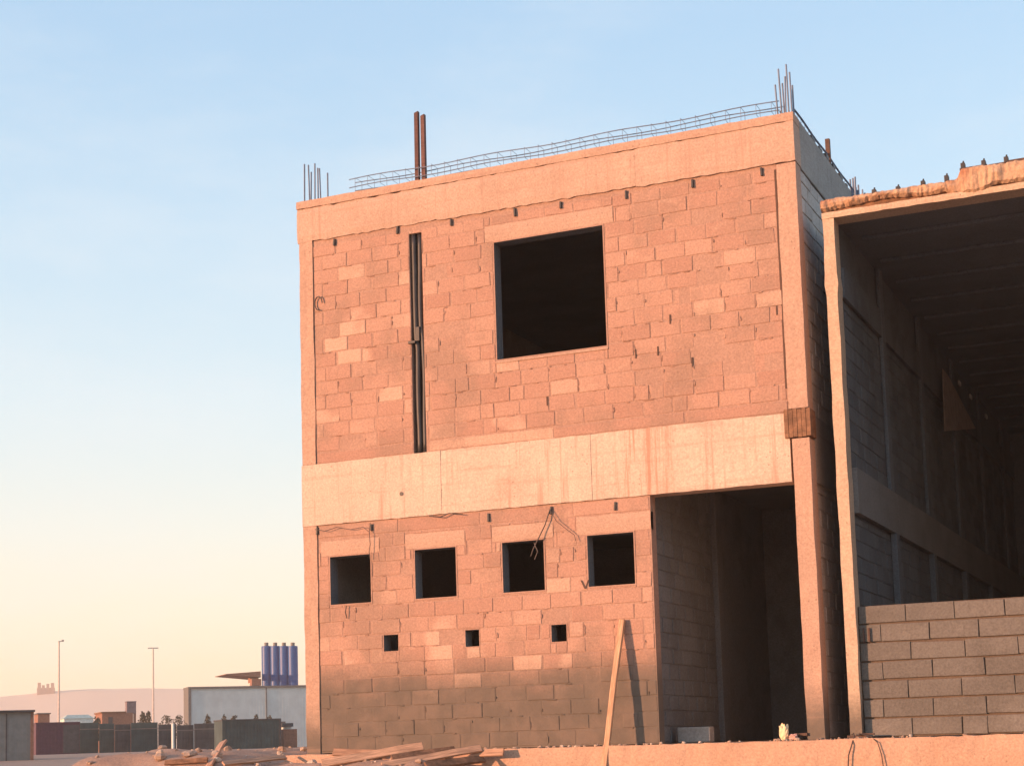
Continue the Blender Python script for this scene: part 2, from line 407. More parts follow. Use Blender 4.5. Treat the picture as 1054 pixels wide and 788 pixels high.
ridge = [(-700, 752), (-400, 742), (-160, 724), (-60, 719), (0, 715.5), (30, 713), (45, 711), (70, 709), (100, 707.5), (195, 707), (320, 706), (500, 709), (800, 718), (1100, 726), (1500, 733)]
mb = MB(); cols = []
for k in range(len(ridge)-1):
    (xa, ya), (xb, yb) = ridge[k], ridge[k+1]; n = max(2, int((xb-xa)/14))
    for i in range(n): cols.append((xa+(xb-xa)*i/n, ya+(yb-ya)*i/n))
prof = [(-420, -.02), (-200, .03), (-130, .12), (-90, .34), (-42, .72), (-14, .93), (0, 1.), (90, .97), (250, .7), (500, .3), (800, -.02)]
D0 = 1300
for (x, y) in cols:
    d = ray(x, y); hl = math.hypot(d.x, d.y); d = d/hl
    top = CAM.z + d.z*D0 - 1.2
    for (off, hf) in prof:
        p = CAM + Vector((d.x, d.y, 0))*(D0+off)
        hz = .6+top*hf + mnoise.noise(p*.01)*4*min(1, abs(off)/100) + mnoise.noise(p*.03)*1.
        mb.v.append((p.x, p.y, hz))
n = len(prof)
for i in range(len(cols)-1):
    for k in range(n-1):
        q = i*n+k; mb.f.append((q, q+n, q+n+1, q+1)); mb.mi.append(0)
structure(mb.build('hill', M_hill, smooth=True))

# ================================================================== MAIN BUILDING
A = empty('unfinished_building', (0, 0, 0), 'two storey block building shell with pale concrete bands and a row of four small windows', 'building')
FW = Frame((0, 0, 0), (1, 0, 0), (0, -1, 0))
XL, XR, DEP, TOP = -7.17, 0., 9., 7.8
big = (-4.15, -2.59, 5.14, 6.75)
smalls = [(-6.76, -6.13, 2.02, 2.68), (-5.45, -4.84, 2.02, 2.68), (-4.16, -3.57, 2.02, 2.68), (-2.96, -2.33, 2.02, 2.68)]
vents = [(-5.96, -5.72, 1.33, 1.57), (-4.74, -4.52, 1.33, 1.57), (-3.51, -3.28, 1.33, 1.57)]
door = (-2.09, -.22, -.1, 3.13)
chase = (-5.43, -5.235, 3.9, 7.07)
SR = .018
def grow(h, g): return (h[0]-g, h[1]+g, h[2]-g, h[3]+g)
lint_big = (-4.28, -2.44, 6.75+SR, 6.99)
lint_s = [(h[0]-.14, h[1]+.14, 2.68+SR, 2.90) for h in smalls]
lint_s[3] = (-3.1, -2.09, 2.68+SR, 2.93)
# front walls: mortar core + facing blocks
mb = MB(); hs = [grow(big, SR), chase]
wall(mb, FW, XL+.22, XR-.25, 4.0, 7.2, hs, -.006, -.2)
blocks(mb, FW, XL+.225, XR-.255, 4.16, 7.12, hs+[grow(lint_big, .004)], jit=.0035, smear=.008)
blocks(mb, FW, XL+.225, XR-.255, 4.003, 4.15, hs, bl=1.9, bh=.15, jit=.002)
W_up = mb.build('wall', [M_mortar, M_block], A)
mb = MB(); hs = [grow(h, SR) for h in smalls]+[grow(v, .004) for v in vents]+[door]
wall(mb, FW, XL+.22, XR-.22, 0., 3.13, hs, -.006, -.2)
blocks(mb, FW, XL+.225, -2.1, 0.01, 2.94, hs+[grow(l, .004) for l in lint_s], bl=.42, bh=.196, jit=.0035, smear=.008)
blocks(mb, FW, XL+.225, -2.1, 2.945, 3.125, hs, bl=1.3, bh=.18, jit=.004)
W_lo = mb.build('wall', [M_mortar, M_block], A)
# chase back and pipes
mb = MB(); mb.box(chase[0], chase[1], .13, .195, 4.0, 7.07); mb.build('chase_back', M_pipe, W_up)
def wob(x, y, z0, z1, r, amp, seed):
    mbp = MB(); pts = []
    for i in range(22):
        z = z0+(z1-z0)*i/21; pts.append((x+mnoise.noise(Vector((z*.9, seed, 0)))*amp+(.02 if z < 5.6 else 0), y+mnoise.noise(Vector((z, seed, 5)))*.015, z))
    mbp.tube(pts, r, 10); return mbp.build('conduit', M_pipe, W_up, smooth=True)
wob(-5.375, .055, 4.0, 7.06, .04, .022, 1); wob(-5.29, .06, 4.0, 7.05, .038, .022, 7)
mb = MB(); mb.box(-5.36, -5.30, -.002, .03, 5.55, 5.75); mb.box(-5.47, -5.36, -.02, .01, 5.52, 5.56)
mb.build('conduit_clip', M_pipe, W_up, bevel=.006)
# surrounds
def ring(h, g, y0, y1, name, mm, parent, bevel=0.):
    mb = MB(); a, b, c, d = h
    for y in (y0, y1):
        for q in (0, g):
            mb.v += [(a-q, y, c-q), (b+q, y, c-q), (b+q, y, d+q), (a-q, y, d+q)]
    for k in range(4):
        l = (k+1) % 4
        mb.f += [(4+k, 4+l, l, k), (8+k, 8+l, 12+l, 12+k), (k, l, 8+l, 8+k), (4+l, 4+k, 12+k, 12+l)]; mb.mi += [0, 0, 1, 0]
    return mb.build(name, mm, parent, bevel=bevel)
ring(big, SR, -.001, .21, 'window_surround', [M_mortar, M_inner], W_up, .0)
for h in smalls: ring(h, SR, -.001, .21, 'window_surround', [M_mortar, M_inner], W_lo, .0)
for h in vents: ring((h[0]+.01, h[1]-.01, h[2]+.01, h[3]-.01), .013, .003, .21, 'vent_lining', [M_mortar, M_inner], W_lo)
for l in [lint_big]+lint_s:
    mb = MB(); rough_prism(mb, l[0], l[1], -.004, .1, l[2]+.002, l[3], 24, 3, .004, l[0], 0, .012); mb.build('lintel', M_lint, W_up if l[2] > 5 else W_lo)
mb = MB(); mb.box(-4.17, -2.57, -.012, .2, 5.09, 5.119); mb.build('sill', M_lint, W_up, bevel=.006)
# cast members
def cast(name, x0, x1, y0, y1, z0, z1, mm, n=60, k=6, amp=.005, edge=.008, seed=0):
    mb = MB(); rough_prism(mb, x0, x1, y0, y1, z0, z1, n, k, amp, seed, 0, edge); return mb.build(name, mm, A)
# floor beam cast in four lifts, with a drip ledge on top
xs = [XL-.01, -5.02, -3.86, -2.86, -.245]
for i in range(4):
    cast('beam', xs[i]+.0015, xs[i+1]-.0015, -.022+.004*(i % 2), .25, 3.135, 3.995, M_conc, 40, 8, .004, .007, i*3.1)
cast('beam', -7.19, -4.99, -.03, .3, 7.2, 7.69, M_top, 70, 6, .007, .03, 3)
cast('beam', -4.988, -2.1, -.030, .3, 7.19, 7.69, M_top, 90, 6, .007, .022, 3)
cast('beam', -2.098, .004, -.03, .3, 7.175, 7.69, M_top, 70, 6, .007, .016, 3)
KERB = cast('roof_kerb', -7.195, .008, -.036, .3, 7.692, 7.8, M_colm, 160, 2, .006, .007, 9)
# columns
def column(x0, x1, z0, z1, seed, y0=-.012):
    mb = MB(); n = 40
    for i in range(n):
        pass
    ring0 = None
    rows = []
    for i in range(n+1):
        z = z0+(z1-z0)*i/n; rr = []
        for (x, y) in ((x0, y0), ((x0+x1)/2, y0), (x1, y0), (x1, .25), (x0, .25)):
            e = mnoise.noise(Vector((z*2.2, x*9+seed, y*5)))*.007 + mnoise.noise(Vector((z*9, x*9+seed, y*5)))*.003
            rr.append(len(mb.v)); mb.v.append((x+e*(1 if y < 0 else 0), y+(e if y < 0 else 0), z))
        rows.append(rr)
    for i in range(n):
        for k in range(5):
            k2 = (k+1) % 5; mb.f.append((rows[i][k], rows[i][k2], rows[i+1][k2], rows[i+1][k])); mb.mi.append(0)
    mb.f.append(tuple(rows[0])[::-1]); mb.mi.append(0); mb.f.append(tuple(rows[-1])); mb.mi.append(0)
    return mb.build('column', M_colm, A)
column(XL, XL+.215, -1.6, 3.13, 1); column(XL, XL+.215, 4.0, 7.21, 2)
column(-.215, 0, -.02, 3.66, 3, -.03); column(-.245, 0, 4.04, 7.16, 4)
mb = MB(); mb.box(-.275, -.25, -.002, .05, 4.3, 7.1); mb.build('movement_joint', M_rust, A)
mb = MB()
for k in range(6): mb.box(-.30+k*.055, -.30+k*.055+.052, -.045+.004*(k % 2), .24, 3.672+.004*(k % 3), 4.03-.006*(k % 2))
mb.build('timber_block', M_woodd, A, bevel=.004)
# side and back walls, slabs
FS = Frame((0, 0, 0), (0, 1, 0), (1, 0, 0))
mb = MB(); wall(mb, FS, .25, DEP, 0, 7.15, [], -.02, -.2); blocks(mb, FS, .26, DEP, 0.01, 3.1, [], base=-.01); blocks(mb, FS, .26, DEP, 4.0, 7.15, [], base=-.01)
mb.build('wall', [M_sideb, M_sideb], A)
mb = MB(); mb.box(-.3, .006, .302, DEP, 7.16, 7.8); mb.build('beam', M_side, A, bevel=.01)
mb = MB(); mb.box(-.19, .004, .252, DEP, 3.135, 3.995); mb.build('beam', M_side, A, bevel=.01)
mb = MB(); mb.box(XL, XL+.2, .252, DEP, -1.6, 7.7); mb.build('wall', M_sideb, A)
mb = MB(); mb.box(XL, 0, DEP+.002, DEP+.2, -.1, 7.8); mb.build('wall', M_sideb, A)
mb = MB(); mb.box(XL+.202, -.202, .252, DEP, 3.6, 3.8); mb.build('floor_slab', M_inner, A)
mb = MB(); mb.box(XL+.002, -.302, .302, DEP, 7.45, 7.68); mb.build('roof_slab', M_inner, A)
# partition seen through the doorway
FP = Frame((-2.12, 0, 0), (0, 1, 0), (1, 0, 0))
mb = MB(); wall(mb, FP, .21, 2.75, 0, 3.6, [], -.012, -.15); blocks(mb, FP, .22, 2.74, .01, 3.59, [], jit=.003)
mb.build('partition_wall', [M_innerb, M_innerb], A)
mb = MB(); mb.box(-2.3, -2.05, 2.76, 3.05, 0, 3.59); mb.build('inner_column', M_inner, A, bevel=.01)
mb = MB(); mb.box(-2.27, -2.12, 3.06, 5.598, 0, 3.59); mb.build('partition_wall', M_innerb, A)  # stretch added to block sun coming in by the small windows
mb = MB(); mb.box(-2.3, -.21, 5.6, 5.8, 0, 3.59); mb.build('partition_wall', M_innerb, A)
# steel straps left at the joint under the beams
for (x, z) in ((-4.77, 7.13), (-3.82, 7.12), (-3.16, 7.11), (-2.24, 7.1), (-1.34, 7.1), (-.43, 7.1), (-5.6, 7.15), (-6.6, 7.13), (-6.95, 3.06), (-6.09, 3.04), (-4.34, 3.03), (-3.45, 3.05), (-2.56, 3.03)):
    mb = MB(); q = random.uniform(-.01, .01); hh = random.uniform(.045, .06)
    mb.hexa([(x-.014, -.03, z-hh), (x+.012, -.03, z-hh), (x+.012, .02, z-hh), (x-.014, .02, z-hh), (x-.012+q, -.022, z+hh), (x+.014+q, -.022, z+hh), (x+.014+q, .02, z+hh), (x-.012+q, .02, z+hh)])
    mb.build('steel_strap', M_pipe, W_up if z > 5 else W_lo, bevel=.004)
# pockets: odd dark open joints
for (x, z) in ((-1.72, 5.37), (-1.45, 4.78), (-2.2, 4.98), (-3.45, 4.5), (-1.9, 4.98), (-.33, 5.3)):
    mb = MB(); mb.box(x-.009, x+.009, -.0075, .01, z-.06, z+.06); mb.build('open_joint', M_rust, W_up)
mb = MB(); mb.tube([(-5.62, -.028, 3.46), (-5.62, .02, 3.46)], .028, 10); mb.build('tie_hole', M_pipe, A)
# tie wires
def wirepart(pts, r=.006): mb = MB(); mb.tube(pts, r, 6); return mb.build('tie_wire', M_wire, W_up if pts[0][2] > 5 else W_lo)
wirepart([(-3.45, -.03, 3.06), (-3.52, -.05, 2.86), (-3.62, -.06, 2.68), (-3.7, -.05, 2.55), (-3.74, -.03, 2.47)], .008)
wirepart([(-3.68, -.05, 2.64), (-3.63, -.06, 2.52), (-3.68, -.05, 2.42)], .007)
wirepart([(-3.45, -.03, 3.06), (-3.36, -.05, 2.9), (-3.22, -.05, 2.78), (-3.12, -.04, 2.7), (-3.1, -.05, 2.62)], .0045)
wirepart([(-6.97, -.04, 3.08), (-6.8, -.06, 3.04), (-6.62, -.05, 3.08), (-6.4, -.05, 3.03), (-6.2, -.05, 3.05), (-6.12, -.05, 2.98)], .0045)
wirepart([(-6.1, -.04, 3.1), (-6.11, -.05, 2.95), (-6.1, -.05, 2.8), (-6.12, -.05, 2.7), (-6.11, -.04, 2.6)], .005)
wirepart([(-6.86+.06*math.cos(t*.7), -.03, 6.28+.1*math.sin(t*.7)) for t in range(0, 8)], .009)
wirepart([(-5.2, -.04, 3.12), (-5.02, -.06, 3.09), (-4.9, -.05, 3.13), (-4.7, -.05, 3.1)], .007)
wirepart([(-6.5, -.03, 1.99), (-6.51, -.04, 1.9), (-6.5, -.02, 1.82)], .007)
# scratched mark beside the last window
mb = MB()
mb.hexa([(-3.02, -.0085, 2.0), (-3.0, -.0085, 2.0), (-3.0, .0, 2.0), (-3.02, .0, 2.0), (-3.07, -.0085, 2.11), (-3.05, -.0085, 2.11), (-3.05, .0, 2.11), (-3.07, .0, 2.11)])
mb.hexa([(-3.017, -.0087, 1.998), (-3.002, -.0087, 1.998), (-3.002, 0, 1.998), (-3.017, 0, 1.998), (-2.965, -.0087, 2.11), (-2.95, -.0087, 2.11), (-2.95, 0, 2.11), (-2.965, 0, 2.11)])
mb.build('scratched_mark', M_rust, W_lo)
# starter bars
def bar(x, y, z0, z1, r=.009, lean=(0, 0)):
    mb = MB(); mb.tube([(x, y, z0), (x+lean[0]*.5, y+lean[1]*.5, (z0+z1)/2), (x+lean[0], y+lean[1], z1)], r, 6); return mb.build('starter_bar', M_rebar, KERB)
for (x, y, h) in ((-7.1, .04, .52), (-7.02, .05, .5), (-6.93, .04, .5), (-6.84, .05, .42), (-7.1, .22, .46), (-6.98, .22, .5), (-6.82, .22, .4)): bar(x, y, 7.75, 7.85+h, .011, (random.uniform(-.015, .015), 0))
for (x, y, h) in ((-.2, .05, .42), (-.15, .05, .62), (-.1, .04, .5), (-.06, .05, .66), (-.02, .05, .55), (-.16, .24, .5), (-.04, .24, .45)): bar(x, y, 7.75, 7.8+h, .012, (random.uniform(-.02, .02), 0))
mb = MB(); mb.box(-.08, -.02, 2.2, 2.26, 7.75, 8.2); mb.build('starter_bar', M_rust, KERB)
for (y, h) in ((3.9, .3), (4.1, .38), (4.3, .3), (4.5, .4), (4.8, .42), (5.3, .5)): bar(-.1, y, 7.75, 7.85+h, .014)
# beam cages lying on the roof edge
def cage(pt, length, name='rebar_cage', rb=.0068):
    mb = MB(); n = 40
    for (a, b) in ((0, .13), (0, .25), (.18, .13), (.18, .25)):
        mb.tube([pt(length*i/n, a, b+.012*math.sin(i*.55+a*9)) for i in range(n+1)], rb, 6)
    k = 0; t = .1
    while t < length-.05:
        b0 = .0 if k % 7 == 0 else .12
        mb.tube([pt(t, -.01, b0), pt(t, -.01, .26), pt(t, .19, .26), pt(t, .19, b0), pt(t, -.01, b0+.002)], .0032, 4, cap=False)
        t += .2; k += 1
    return mb.build(name, M_rebar, KERB)
cage(lambda t, a, b: Vector((-6.38+t, .06+a, 7.8+b-.045+.02*max(0, 1-t/3))), 6.2)
cage(lambda t, a, b: Vector((-.06-a, .35+t, 7.8+b*.8-.03)), 5.2, rb=.014)
# small debris along the parapet
for k in range(9):
    y = 1.0+k*.42; mb = MB(); mb.box(-.06, .004, y, y+random.uniform(.08, .2), 7.8, 7.8+random.uniform(.03, .08)); mb.build('formwork_scrap', M_pipe, A, bevel=.008)

for (x, h, lean, lab) in ((-5.335, 1.03, .01, 'taller reddish timber post standing up from the roof edge, the left of a close pair'), (-5.232, .97, .004, 'slightly shorter reddish timber post of a close pair on the roof edge, the right one')):
    mb = MB(); t = .03
    mb.hexa([(x-t, .10, 7.8), (x+t, .10, 7.8), (x+t, .16, 7.8), (x-t, .16, 7.8), (x-t+lean, .10, 7.8+h), (x+t+lean, .10, 7.8+h+.02), (x+t+lean, .16, 7.8+h+.02), (x-t+lean, .16, 7.8+h)])
    tag(mb.build('timber_post', M_woodr, bevel=.004, loc=(x, .13, 7.8)), lab, 'post', 'timber posts on the roof edge')

# ================================================================== NEIGHBOURING HALL
B = empty('unfinished_hall', (.37, 0, 0), 'tall dark open fronted hall with thin lit post and ragged roof edge', 'building')
B_in = B.location.copy()
def bb(mb, name, mm, parent=B, **k):
    o = mb.build(name, mm, None, **k); o.parent = parent; o.matrix_parent_inverse = Matrix.Translation(-B_in); return o
HX1, HD = 8.2, 17.2
# front posts
def rough_post(x0, x1, y0, y1, z0, z1, seed):
    mb = MB(); n = 46; rows = []
    for i in range(n+1):
        z = z0+(z1-z0)*i/n; rr = []
        g = .006 if abs(z-5.55) < .09 else 0
        for (x, y, sx, sy_) in ((x0, y0, -1, -1), (x1, y0, 1, -1), (x1, y1, 1, 1), (x0, y1, -1, 1)):
            e = mnoise.noise(Vector((z*2.2, sx*3+seed, sy_)))*.008+mnoise.noise(Vector((z*9, sx+seed, sy_)))*.004
            rr.append(len(mb.v)); mb.v.append((x+sx*g*2+e, y+sy_*g+e*.5, z))
        rows.append(rr)
    for i in range(n):
        for k in range(4):
            k2 = (k+1) % 4; mb.f.append((rows[i][k], rows[i][k2], rows[i+1][k2], rows[i+1][k])); mb.mi.append(0)
    mb.f.append(tuple(rows[0])[::-1]); mb.mi.append(0); mb.f.append(tuple(rows[-1])); mb.mi.append(0)
    return mb
bb(rough_post(.30, .44, -.01, .25, 0, 6.36, 1), 'post', M_post)
bb(rough_post(6.9, 7.06, -.01, .25, 0, 6.36, 2), 'post', M_post)
mb = MB(); mb.box(.27, .50, -.06, .0, .0, .03); mb.box(.42, .6, -.09, -.05, .03, .05); bb(mb, 'base_plate', M_rust, bevel=.005)
# roof edge: smooth lower strip, broken upper casting
mb = MB(); rough_prism(mb, .295, 7.3, -.02, .3, 6.362, 6.44, 120, 2, .006, 12, 0, .008); bb(mb, 'beam', M_post)
mb = MB(); n = 520; prev = None; rows = []
def edge_prof(x):
    t = mnoise.noise(Vector((x*3.1, 0, 4)))*.03+mnoise.noise(Vector((x*11, 2, 4)))*.024+mnoise.noise(Vector((x*27, 5, 4)))*.014
    lo = 6.455 + (.06*math.exp(-((x-1.0)/.45)**2)) + abs(t)*.6
    hi = 6.605 + t*.55
    out = -.03 + t*.9
    if x > 1.93: hi += .105*sm(1.93, 2.0, x); out -= .035*sm(1.95, 2.05, x)*(1-.5*sm(2.35, 2.45, x))
    if 1.8 < x < 2.38: lo -= .06*math.sin((x-1.8)/.58*math.pi)
    return lo, hi, out
for i in range(n+1):
    x = .29+7.0*i/n; lo, hi, out = edge_prof(x); rr = []
    for (y, z) in ((out+.05, lo), (out, lo+.03), (out-.012+.02*mnoise.noise(Vector((x*9, 1, 1))), (lo+hi)/2), (out+.005, hi-.02), (out+.03, hi), (.4, hi), (.4, lo)):
        q = Vector((x*23, y*23, z*23)); e = mnoise.noise(q)*.014+mnoise.noise(q*.4+Vector((5, 5, 5)))*.016
        if y > .3: e = 0
        rr.append(len(mb.v)); mb.v.append((x+e*.5, y+e, z+mnoise.noise(q+Vector((9, 2, 2)))*.011*(y < .3)))
    rows.append(rr)
for i in range(n):
    for k in range(7):
        k2 = (k+1) % 7; mb.f.append((rows[i][k], rows[i+1][k], rows[i+1][k2], rows[i][k2])); mb.mi.append(0)
mb.f.append(tuple(rows[0])[::-1]); mb.mi.append(0); mb.f.append(tuple(rows[-1])); mb.mi.append(0)
bb(mb, 'roof_edge', M_crumb)
mb = MB()
x = 1.98
while x < 7.2:
    xe = x+random.uniform(.12, .5); z = edge_prof((x+xe)/2)[1]; mb.box(x, xe-.02, -.02+random.uniform(-.02, .03), .2, z-.012, z+random.uniform(.012, .035)); x = xe
bb(mb, 'board_debris', M_rust, bevel=.004)
mb = MB(); mb.box(.3, 7.3, .06, .3, 6.43, 6.53); bb(mb, 'formwork_board', M_woodd)
for (x, z) in ((1.24, 6.58), (1.54, 6.6), (1.82, 6.62), (2.02, 6.74), (2.26, 6.73), (2.52, 6.73), (.95, 6.59), (2.8, 6.73), (3.1, 6.73), (3.4, 6.73)):
    mb = MB(); mb.box(x-.026, x+.026, -.02, .06, z-.03, z+.05); mb.tube([(x, .0, z+.03), (x+.01, -.0, z+.075)], .012, 6); bb(mb, 'formwork_clamp', M_pipe, bevel=.006)
for (x, y, h) in ((.66, .3, .26), (.5, .9, .3), (.55, 1.0, .32), (.62, 1.1, .3)):
    mb = MB(); mb.tube([(x, y, 6.5), (x+.01, y, 6.68+h)], .014, 6); bb(mb, 'starter_bar', M_rebar)
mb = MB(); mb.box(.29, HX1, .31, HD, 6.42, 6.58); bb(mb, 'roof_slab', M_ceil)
# infill block wall under the opening
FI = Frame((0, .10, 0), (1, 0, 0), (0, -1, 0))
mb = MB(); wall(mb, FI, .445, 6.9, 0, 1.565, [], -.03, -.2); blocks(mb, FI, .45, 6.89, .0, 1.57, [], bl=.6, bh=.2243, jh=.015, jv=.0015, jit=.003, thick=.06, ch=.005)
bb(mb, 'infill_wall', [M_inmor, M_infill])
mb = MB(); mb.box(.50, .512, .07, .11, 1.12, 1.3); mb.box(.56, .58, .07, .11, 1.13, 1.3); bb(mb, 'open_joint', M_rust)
# interior
FH = Frame((.42, 0, 0), (0, 1, 0), (1, 0, 0))
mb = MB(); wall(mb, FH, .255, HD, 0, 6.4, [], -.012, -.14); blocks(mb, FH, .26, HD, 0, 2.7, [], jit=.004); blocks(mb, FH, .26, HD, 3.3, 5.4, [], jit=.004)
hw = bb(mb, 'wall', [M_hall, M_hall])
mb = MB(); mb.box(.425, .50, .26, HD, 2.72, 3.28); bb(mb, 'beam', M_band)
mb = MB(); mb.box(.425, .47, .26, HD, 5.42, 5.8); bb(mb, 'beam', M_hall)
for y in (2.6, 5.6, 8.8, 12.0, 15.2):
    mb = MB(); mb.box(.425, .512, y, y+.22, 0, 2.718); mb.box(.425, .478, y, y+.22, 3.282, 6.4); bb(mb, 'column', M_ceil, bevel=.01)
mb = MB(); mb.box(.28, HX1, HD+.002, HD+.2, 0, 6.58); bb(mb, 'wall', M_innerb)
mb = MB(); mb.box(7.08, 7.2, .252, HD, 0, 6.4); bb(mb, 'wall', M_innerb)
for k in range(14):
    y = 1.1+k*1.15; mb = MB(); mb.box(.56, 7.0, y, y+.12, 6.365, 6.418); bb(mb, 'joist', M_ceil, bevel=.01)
for (y, z) in ((9.3, 6.02), (10.6, 6.02), (12.6, 6.0)):
    mb = MB(); mb.box(.50, .53, y, y+.2, z, z+.085); bb(mb, 'daylight_dab', M_leafb, bevel=.02)  # pale dabs painted in for small holes of daylight
mb = MB()
mb.hexa([(.56, 7.0, 4.82), (.585, 7.0, 4.82), (.62, 10.3, 5.40), (.60, 10.3, 5.40), (.56, 7.2, 5.88), (.57, 7.2, 5.88), (.58, 7.7, 5.86), (.57, 7.7, 5.86)])
tag(mb.build('tapering_shape', M_shape, loc=(.56, 7.3, 4.8)), 'dull brown tapering shape on the inner wall of the dark hall', 'sheet')  # flat tapering brown piece against the inner wall

# ================================================================== LOOSE THINGS NEAR THE BUILDINGS
# long timber leaning on the wall from the ground below the terrace
def plank(name, a, b, wd, th, mm, label, cat, group=None, upv=(0, 0, 1), taper=1.):
    a, b = Vector(a), Vector(b); d = (b-a).normalized(); s = d.cross(Vector(upv)).normalized(); t = s.cross(d)
    L_ = (b-a).length; c = (a+b)/2
    o = MB(); n = 8; rows = []
    for i in range(n+1):
        x = -L_/2+L_*i/n; k = 1+(taper-1)*i/n; bow = .004*math.sin(i*1.3)*L_
        rr = []
        for (p, q) in ((-1, -1), (1, -1), (1, 1), (-1, 1)):
            rr.append(len(o.v)); o.v.append((x, p*wd/2*k, q*th/2*k+bow))
        rows.append(rr)
    for i in range(n):
        for k in range(4):
            k2 = (k+1) % 4; o.f.append((rows[i][k], rows[i+1][k], rows[i+1][k2], rows[i][k2])); o.mi.append(0)
    o.f.append(tuple(rows[0])); o.mi.append(0); o.f.append(tuple(rows[-1])[::-1]); o.mi.append(0)
    ob = o.build(name, mm, bevel=min(wd, th)*.12)
    m = Matrix((d, s, t)).transposed().to_4x4(); m.translation = c; ob.matrix_world = m
    return tag(ob, label, cat, group)
gz = ground_h(-2.95, -1.05)
pt = at(640.5, 637, -.045); pm = at(622, 786, -.42); pb = pt+(pm-pt)*((-1.45-pt.z)/(pm.z-pt.z))
plank('leaning_timber', pb, pt, .07, .06, M_wood, 'long pale timber leaning against the block wall left of the doorway', 'timber', upv=(0, -1, .3))
# planks on the spoil heap
def lie(x, y, lim):                    # where the sight line meets the heap, no farther north than lim
    d = ray(x, y); d = d/d.y; t = 14.
    while t < 25:
        p = CAM+d*t
        if p.y > lim: return CAM+d*(lim-CAM.y)
        if p.z < ground_h(p.x, p.y)+.03: return p
        t += .02
def pp(x, y, Y): return at(x, y, Y)
heap = [
 ((333, 787), (437, 769), -1.1, -.75, .12, .035, M_plank, 'pale sawn plank sloping up across the heap below the small windows'),
 ((395, 789), (497, 771), -1.25, -.8, .10, .03, M_plank, 'reddish plank lying right of the pale sawn plank on the heap'),
 ((405, 781), (470, 772), -1.0, -.65, .09, .03, M_woodd, 'dark weathered plank wedged between paler planks on the heap'),
 ((440, 789), (500, 782), -1.3, -.85, .11, .04, M_woodd, 'dark plank end at the right foot of the heap'),
 ((345, 775), (400, 777), -.7, -.7, .10, .03, M_plank, 'short plank lying level against the terrace at the wall base'),
 ((455, 779), (520, 775), -1.0, -.7, .10, .03, M_plank, 'thin light plank at the right end of the heap nearest the leaning timber'),
 ((217, 790), (232, 764), -1.4, -1.1, .11, .03, M_plank, 'plank tilted steeply up out of the heap left of the building corner'),
 ((232, 787), (296, 780), -1.3, -1.3, .08, .03, M_plank, 'level plank half buried in the heap left of the building corner'),
 ((172, 786), (216, 783), -1.3, -1.2, .07, .03, M_woodd, 'dark board lying flat on the rubble at the far left of the heap')]
for (p0, p1, Y0, Y1, wd, th, mm, lab) in heap:
    a, b = lie(*p0, -.5), lie(*p1, -.5)
    lift = Vector((0, -.05, .02))
    plank('plank', a+lift, b+lift, wd, th, mm, lab, 'plank', 'planks on the spoil heap', upv=(0, -1, .55))
# rubble
def stone(mb, c, r, seed):
    import itertools
    i0 = len(mb.v); nu, nv = 7, 5
    sx, sy2, sz = [random.uniform(.7, 1.3) for _ in range(3)]
    mb.v.append((c[0], c[1], c[2]-r*sz*.7))
    for v in range(1, nv):
        th = math.pi*v/nv-math.pi/2
        for u in range(nu):
            ph = 2*math.pi*u/nu; d = Vector((math.cos(th)*math.cos(ph), math.cos(th)*math.sin(ph), math.sin(th)))
            k = r*(1+.45*mnoise.noise(d*1.6+Vector((seed, seed*.3, 0))))
            mb.v.append((c[0]+d.x*k*sx, c[1]+d.y*k*sy2, c[2]+d.z*k*sz*.75))
    mb.v.append((c[0], c[1], c[2]+r*sz*.7)); top = len(mb.v)-1
    for u in range(nu): mb.f.append((i0, i0+1+(u+1) % nu, i0+1+u)); mb.mi.append(0)
    for v in range(nv-2):
        for u in range(nu):
            a = i0+1+v*nu; mb.f.append((a+u, a+(u+1) % nu, a+nu+(u+1) % nu, a+nu+u)); mb.mi.append(0)
    a = i0+1+(nv-2)*nu
    for u in range(nu): mb.f.append((a+u, a+(u+1) % nu, top)); mb.mi.append(0)
mb = MB()
for k in range(240):
    x = random.uniform(-12.5, -4.2); y = random.uniform(-2.6, -.55) if x > -7.3 else random.uniform(-2.6, 2.5)
    r = random.choice((.015, .02, .03, .03, .045, .07))*random.uniform(.7, 1.3)
    stone(mb, (x, y, ground_h(x, y)+r*.25), r, k*.37)
for k in range(150):
    x = random.choice((random.uniform(-4.6, -2), random.uniform(-.6, 1), random.uniform(-4.6, 4)))
    r = random.choice((.008, .01, .014, .02, .028))
    stone(mb, (x, random.uniform(-.36, -.04), -.012+r*.3), r, k*.71)
o = mb.build('rubble', M_stone); o['kind'] = 'stuff'; o['label'] = 'broken stones and rubble strewn over the spoil heap'
# concrete block in the doorway
mb = MB(); mb.box(-2.03, -1.6, .54, .74, 0, .195)
tag(mb.build('concrete_block', M_side, bevel=.012, loc=(-1.81, .64, 0)), 'pale grey concrete block lying on the sill of the tall doorway', 'block')
